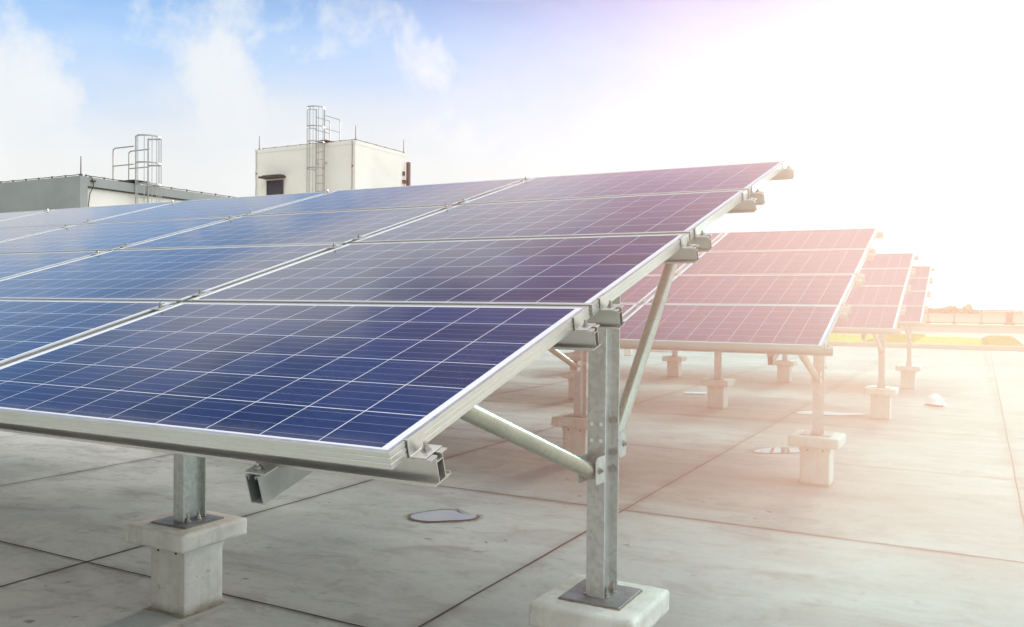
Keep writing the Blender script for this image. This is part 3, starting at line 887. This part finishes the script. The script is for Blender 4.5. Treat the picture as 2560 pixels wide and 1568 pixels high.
# clouds: billows at fixed places, thin veil, unseen banks added to shape light
pl = g.vmath('SCALE', d, c=1.0)
den = g.math('ADD', g.math('MAXIMUM', dz, 0.0), 0.18)
q = g.comb(g.math('DIVIDE', dx, den), g.math('DIVIDE', dy, den), 0.0)
n_big = g.noise(q, 1.1, 8, 0.58, 0.3)
n_puff = g.noise(d, 9.0, 9, 0.58, 0.25)
n_wisp = g.noise(d, 22.0, 8, 0.62, 0.4)
def blob_dir(v, r, soft=0.45):
    dist = g.vmath('DISTANCE', d, v)
    t = g.math('SUBTRACT', 1.0, g.math('DIVIDE', dist, r))
    t = g.math('ADD', t, g.math('MULTIPLY', g.math('SUBTRACT', n_puff, 0.5), 1.9))
    t = g.math('ADD', t, g.math('MULTIPLY', g.math('SUBTRACT', n_wisp, 0.5), 0.8))
    return g.step(t, 0.0, soft)
CAMYAW, CAMPITCH, CAMROLL, F = 0.489225, -0.01398, 0.00917, 2161.517
fw = Vector((-math.sin(CAMYAW)*math.cos(CAMPITCH), math.cos(CAMYAW)*math.cos(CAMPITCH), math.sin(CAMPITCH)))
rr = Vector((math.cos(CAMYAW), math.sin(CAMYAW), 0)); uu = rr.cross(fw)
r2 = math.cos(CAMROLL)*rr + math.sin(CAMROLL)*uu; u2 = -math.sin(CAMROLL)*rr + math.cos(CAMROLL)*uu
# cloud banks by compass bearing (degrees right of +Y) and elevation
def bearing(az, el): return (math.sin(R(az))*math.cos(R(el)), math.cos(R(az))*math.cos(R(el)), math.sin(R(el)))
az = g.math('ARCTAN2', dx, dy)
def gbump(c, w, h):
    t = g.math('DIVIDE', g.math('SUBTRACT', az, c), w)
    return g.math('MULTIPLY', g.math('EXPONENT', g.math('MULTIPLY', g.math('MULTIPLY', t, t), -1.0)), h)
ctop = 0.13
for c_, w_, h_ in ((-0.80,.15,.225),(-1.06,.11,.17),(-0.42,.18,.10),(-0.60,.10,.10),(-1.27,.10,.12)):  # farthest left bank is out of view, added to pale the panel reflections
    ctop = g.math('ADD', gbump(c_, w_, h_), ctop)
ct = g.math('MULTIPLY', g.math('SUBTRACT', ctop, dz), 7.0)
ct = g.math('ADD', ct, g.math('MULTIPLY', g.math('SUBTRACT', n_puff, 0.5), 2.2))
ct = g.math('ADD', ct, g.math('MULTIPLY', g.math('SUBTRACT', n_wisp, 0.5), 0.9))
cl = g.step(ct, -0.25, 0.9)
for az_, el, r, s_ in ((-33,20.8,.05,1.2),(60,35,.4,1.0),(150,30,.6,1.2),(-150,40,.5,1.2)):
    cl = g.math('MAXIMUM', cl, blob_dir(bearing(az_, el), r, s_))
veil = g.step(g.math('ADD', dz, g.math('MULTIPLY', g.math('SUBTRACT', n_big, 0.5), 0.16)), 0.385, 0.14)
sund = g.math('MAXIMUM', g.vmath('DOT_PRODUCT', d, tuple(sv)), 0.0)
side = g.step(g.vmath('DOT_PRODUCT', d, bearing(20, 8)), 0.86, 0.98)
high = g.step(g.math('ADD', dz, g.math('MULTIPLY', g.math('SUBTRACT', n_big, 0.5), 0.2)), 0.66, 0.86)
reflect_band = g.math('MULTIPLY', g.math('MULTIPLY', g.step(dz, 0.315, 0.35), g.step(g.math('ADD', dz, g.math('MULTIPLY', g.math('SUBTRACT', n_puff, 0.5), 0.10)), 0.47, 0.385)), g.math('MULTIPLY', g.step(az, -1.15, -0.85), g.step(az, -0.34, -0.52)))  # unseen cloud strip added to whiten reflections in the upper panels
back = g.step(dy, 0.15, -0.35)
cov = g.math('MAXIMUM', g.math('MULTIPLY', cl, 0.92), g.math('MULTIPLY', veil, 0.96))
cov = g.math('MAXIMUM', cov, g.math('MULTIPLY', side, 0.82))
cov = g.math('MAXIMUM', cov, g.math('MULTIPLY', high, 0.9))
cov = g.math('MAXIMUM', cov, g.math('MULTIPLY', reflect_band, 0.85))
cov = g.math('MAXIMUM', cov, g.math('MULTIPLY', back, 0.88))
tex = g.math('ADD', 0.86, g.math('MULTIPLY', n_puff, 0.16))
tex = g.math('MULTIPLY', tex, g.math('ADD', 1.0, g.math('MULTIPLY', high, 1.9)))
tex = g.math('MULTIPLY', tex, g.math('ADD', 1.0, g.math('MULTIPLY', back, g.step(dz, 0.15, 0.6, -0.68, 0.10))))
white = g.vmath('SCALE', g.mix(high, g.mix(g.step(dz, 0.02, 0.34), (1.0,0.995,0.955), (0.965,0.985,1.0)), (1.0,0.985,0.945)), c=tex)
skyc = g.mix(cov, blue, white)
# bright aureole round the low sun behind thin cloud
a1 = g.math('MULTIPLY', g.math('POWER', sund, 60.0), 0.15)
a2 = g.math('MULTIPLY', g.math('POWER', sund, 8.0), 0.10)
glow = g.mix(g.step(dz, 0.10, 0.32), (1.0,0.96,0.86), (0.95,0.92,1.0))
side_glow = g.math('MULTIPLY', g.math('POWER', g.math('MAXIMUM', g.vmath('DOT_PRODUCT', d, bearing(92, 14)), 0.0), 5.0), 2.0)  # added broad glow off to the right, away from the sun, brightens right-facing sides
skyc = g.vmath('ADD', skyc, g.vmath('SCALE', glow, c=g.math('ADD', g.math('ADD', a1, a2), side_glow)))
bg.inputs['Strength'].default_value = 1.0
g.lk.new(skyc, bg.inputs['Color'])
try:
    W.cycles.sampling_method = 'MANUAL'; W.cycles.sample_map_resolution = 512
except Exception: pass

# ------------------------------------------------------------------ sun
L = bpy.data.lights.new('sun', 'SUN'); L.energy = 4.3; L.angle = R(8); L.color = (1.0, 0.82, 0.66)
so = bpy.data.objects.new('sun', L); col.objects.link(so)
so.rotation_euler = (-sv).to_track_quat('-Z', 'Y').to_euler(); so.location = sv*50

# ------------------------------------------------------------------ camera
cam = bpy.data.cameras.new('camera'); co = bpy.data.objects.new('camera', cam); col.objects.link(co)
cam.sensor_fit = 'HORIZONTAL'; cam.sensor_width = 36; cam.lens = F/2560*36
cam.clip_start = 0.05; cam.clip_end = 6000
mat = Matrix((r2, u2, -fw)).transposed().to_4x4(); mat.translation = (0.96694, -1.32884, 1.61499)
co.matrix_world = mat
scene.camera = co

# ------------------------------------------------------------------ render settings
scene.render.engine = 'CYCLES'
cy = scene.cycles
cy.use_denoising = True
try: cy.denoiser = 'OPENIMAGEDENOISE'
except Exception: pass
cy.max_bounces = 6; cy.diffuse_bounces = 3; cy.glossy_bounces = 3; cy.transmission_bounces = 2; cy.volume_bounces = 1
cy.sample_clamp_indirect = 6.0
scene.view_settings.view_transform = 'Standard'; scene.view_settings.look = 'None'
scene.view_settings.exposure = 0; scene.view_settings.gamma = 1
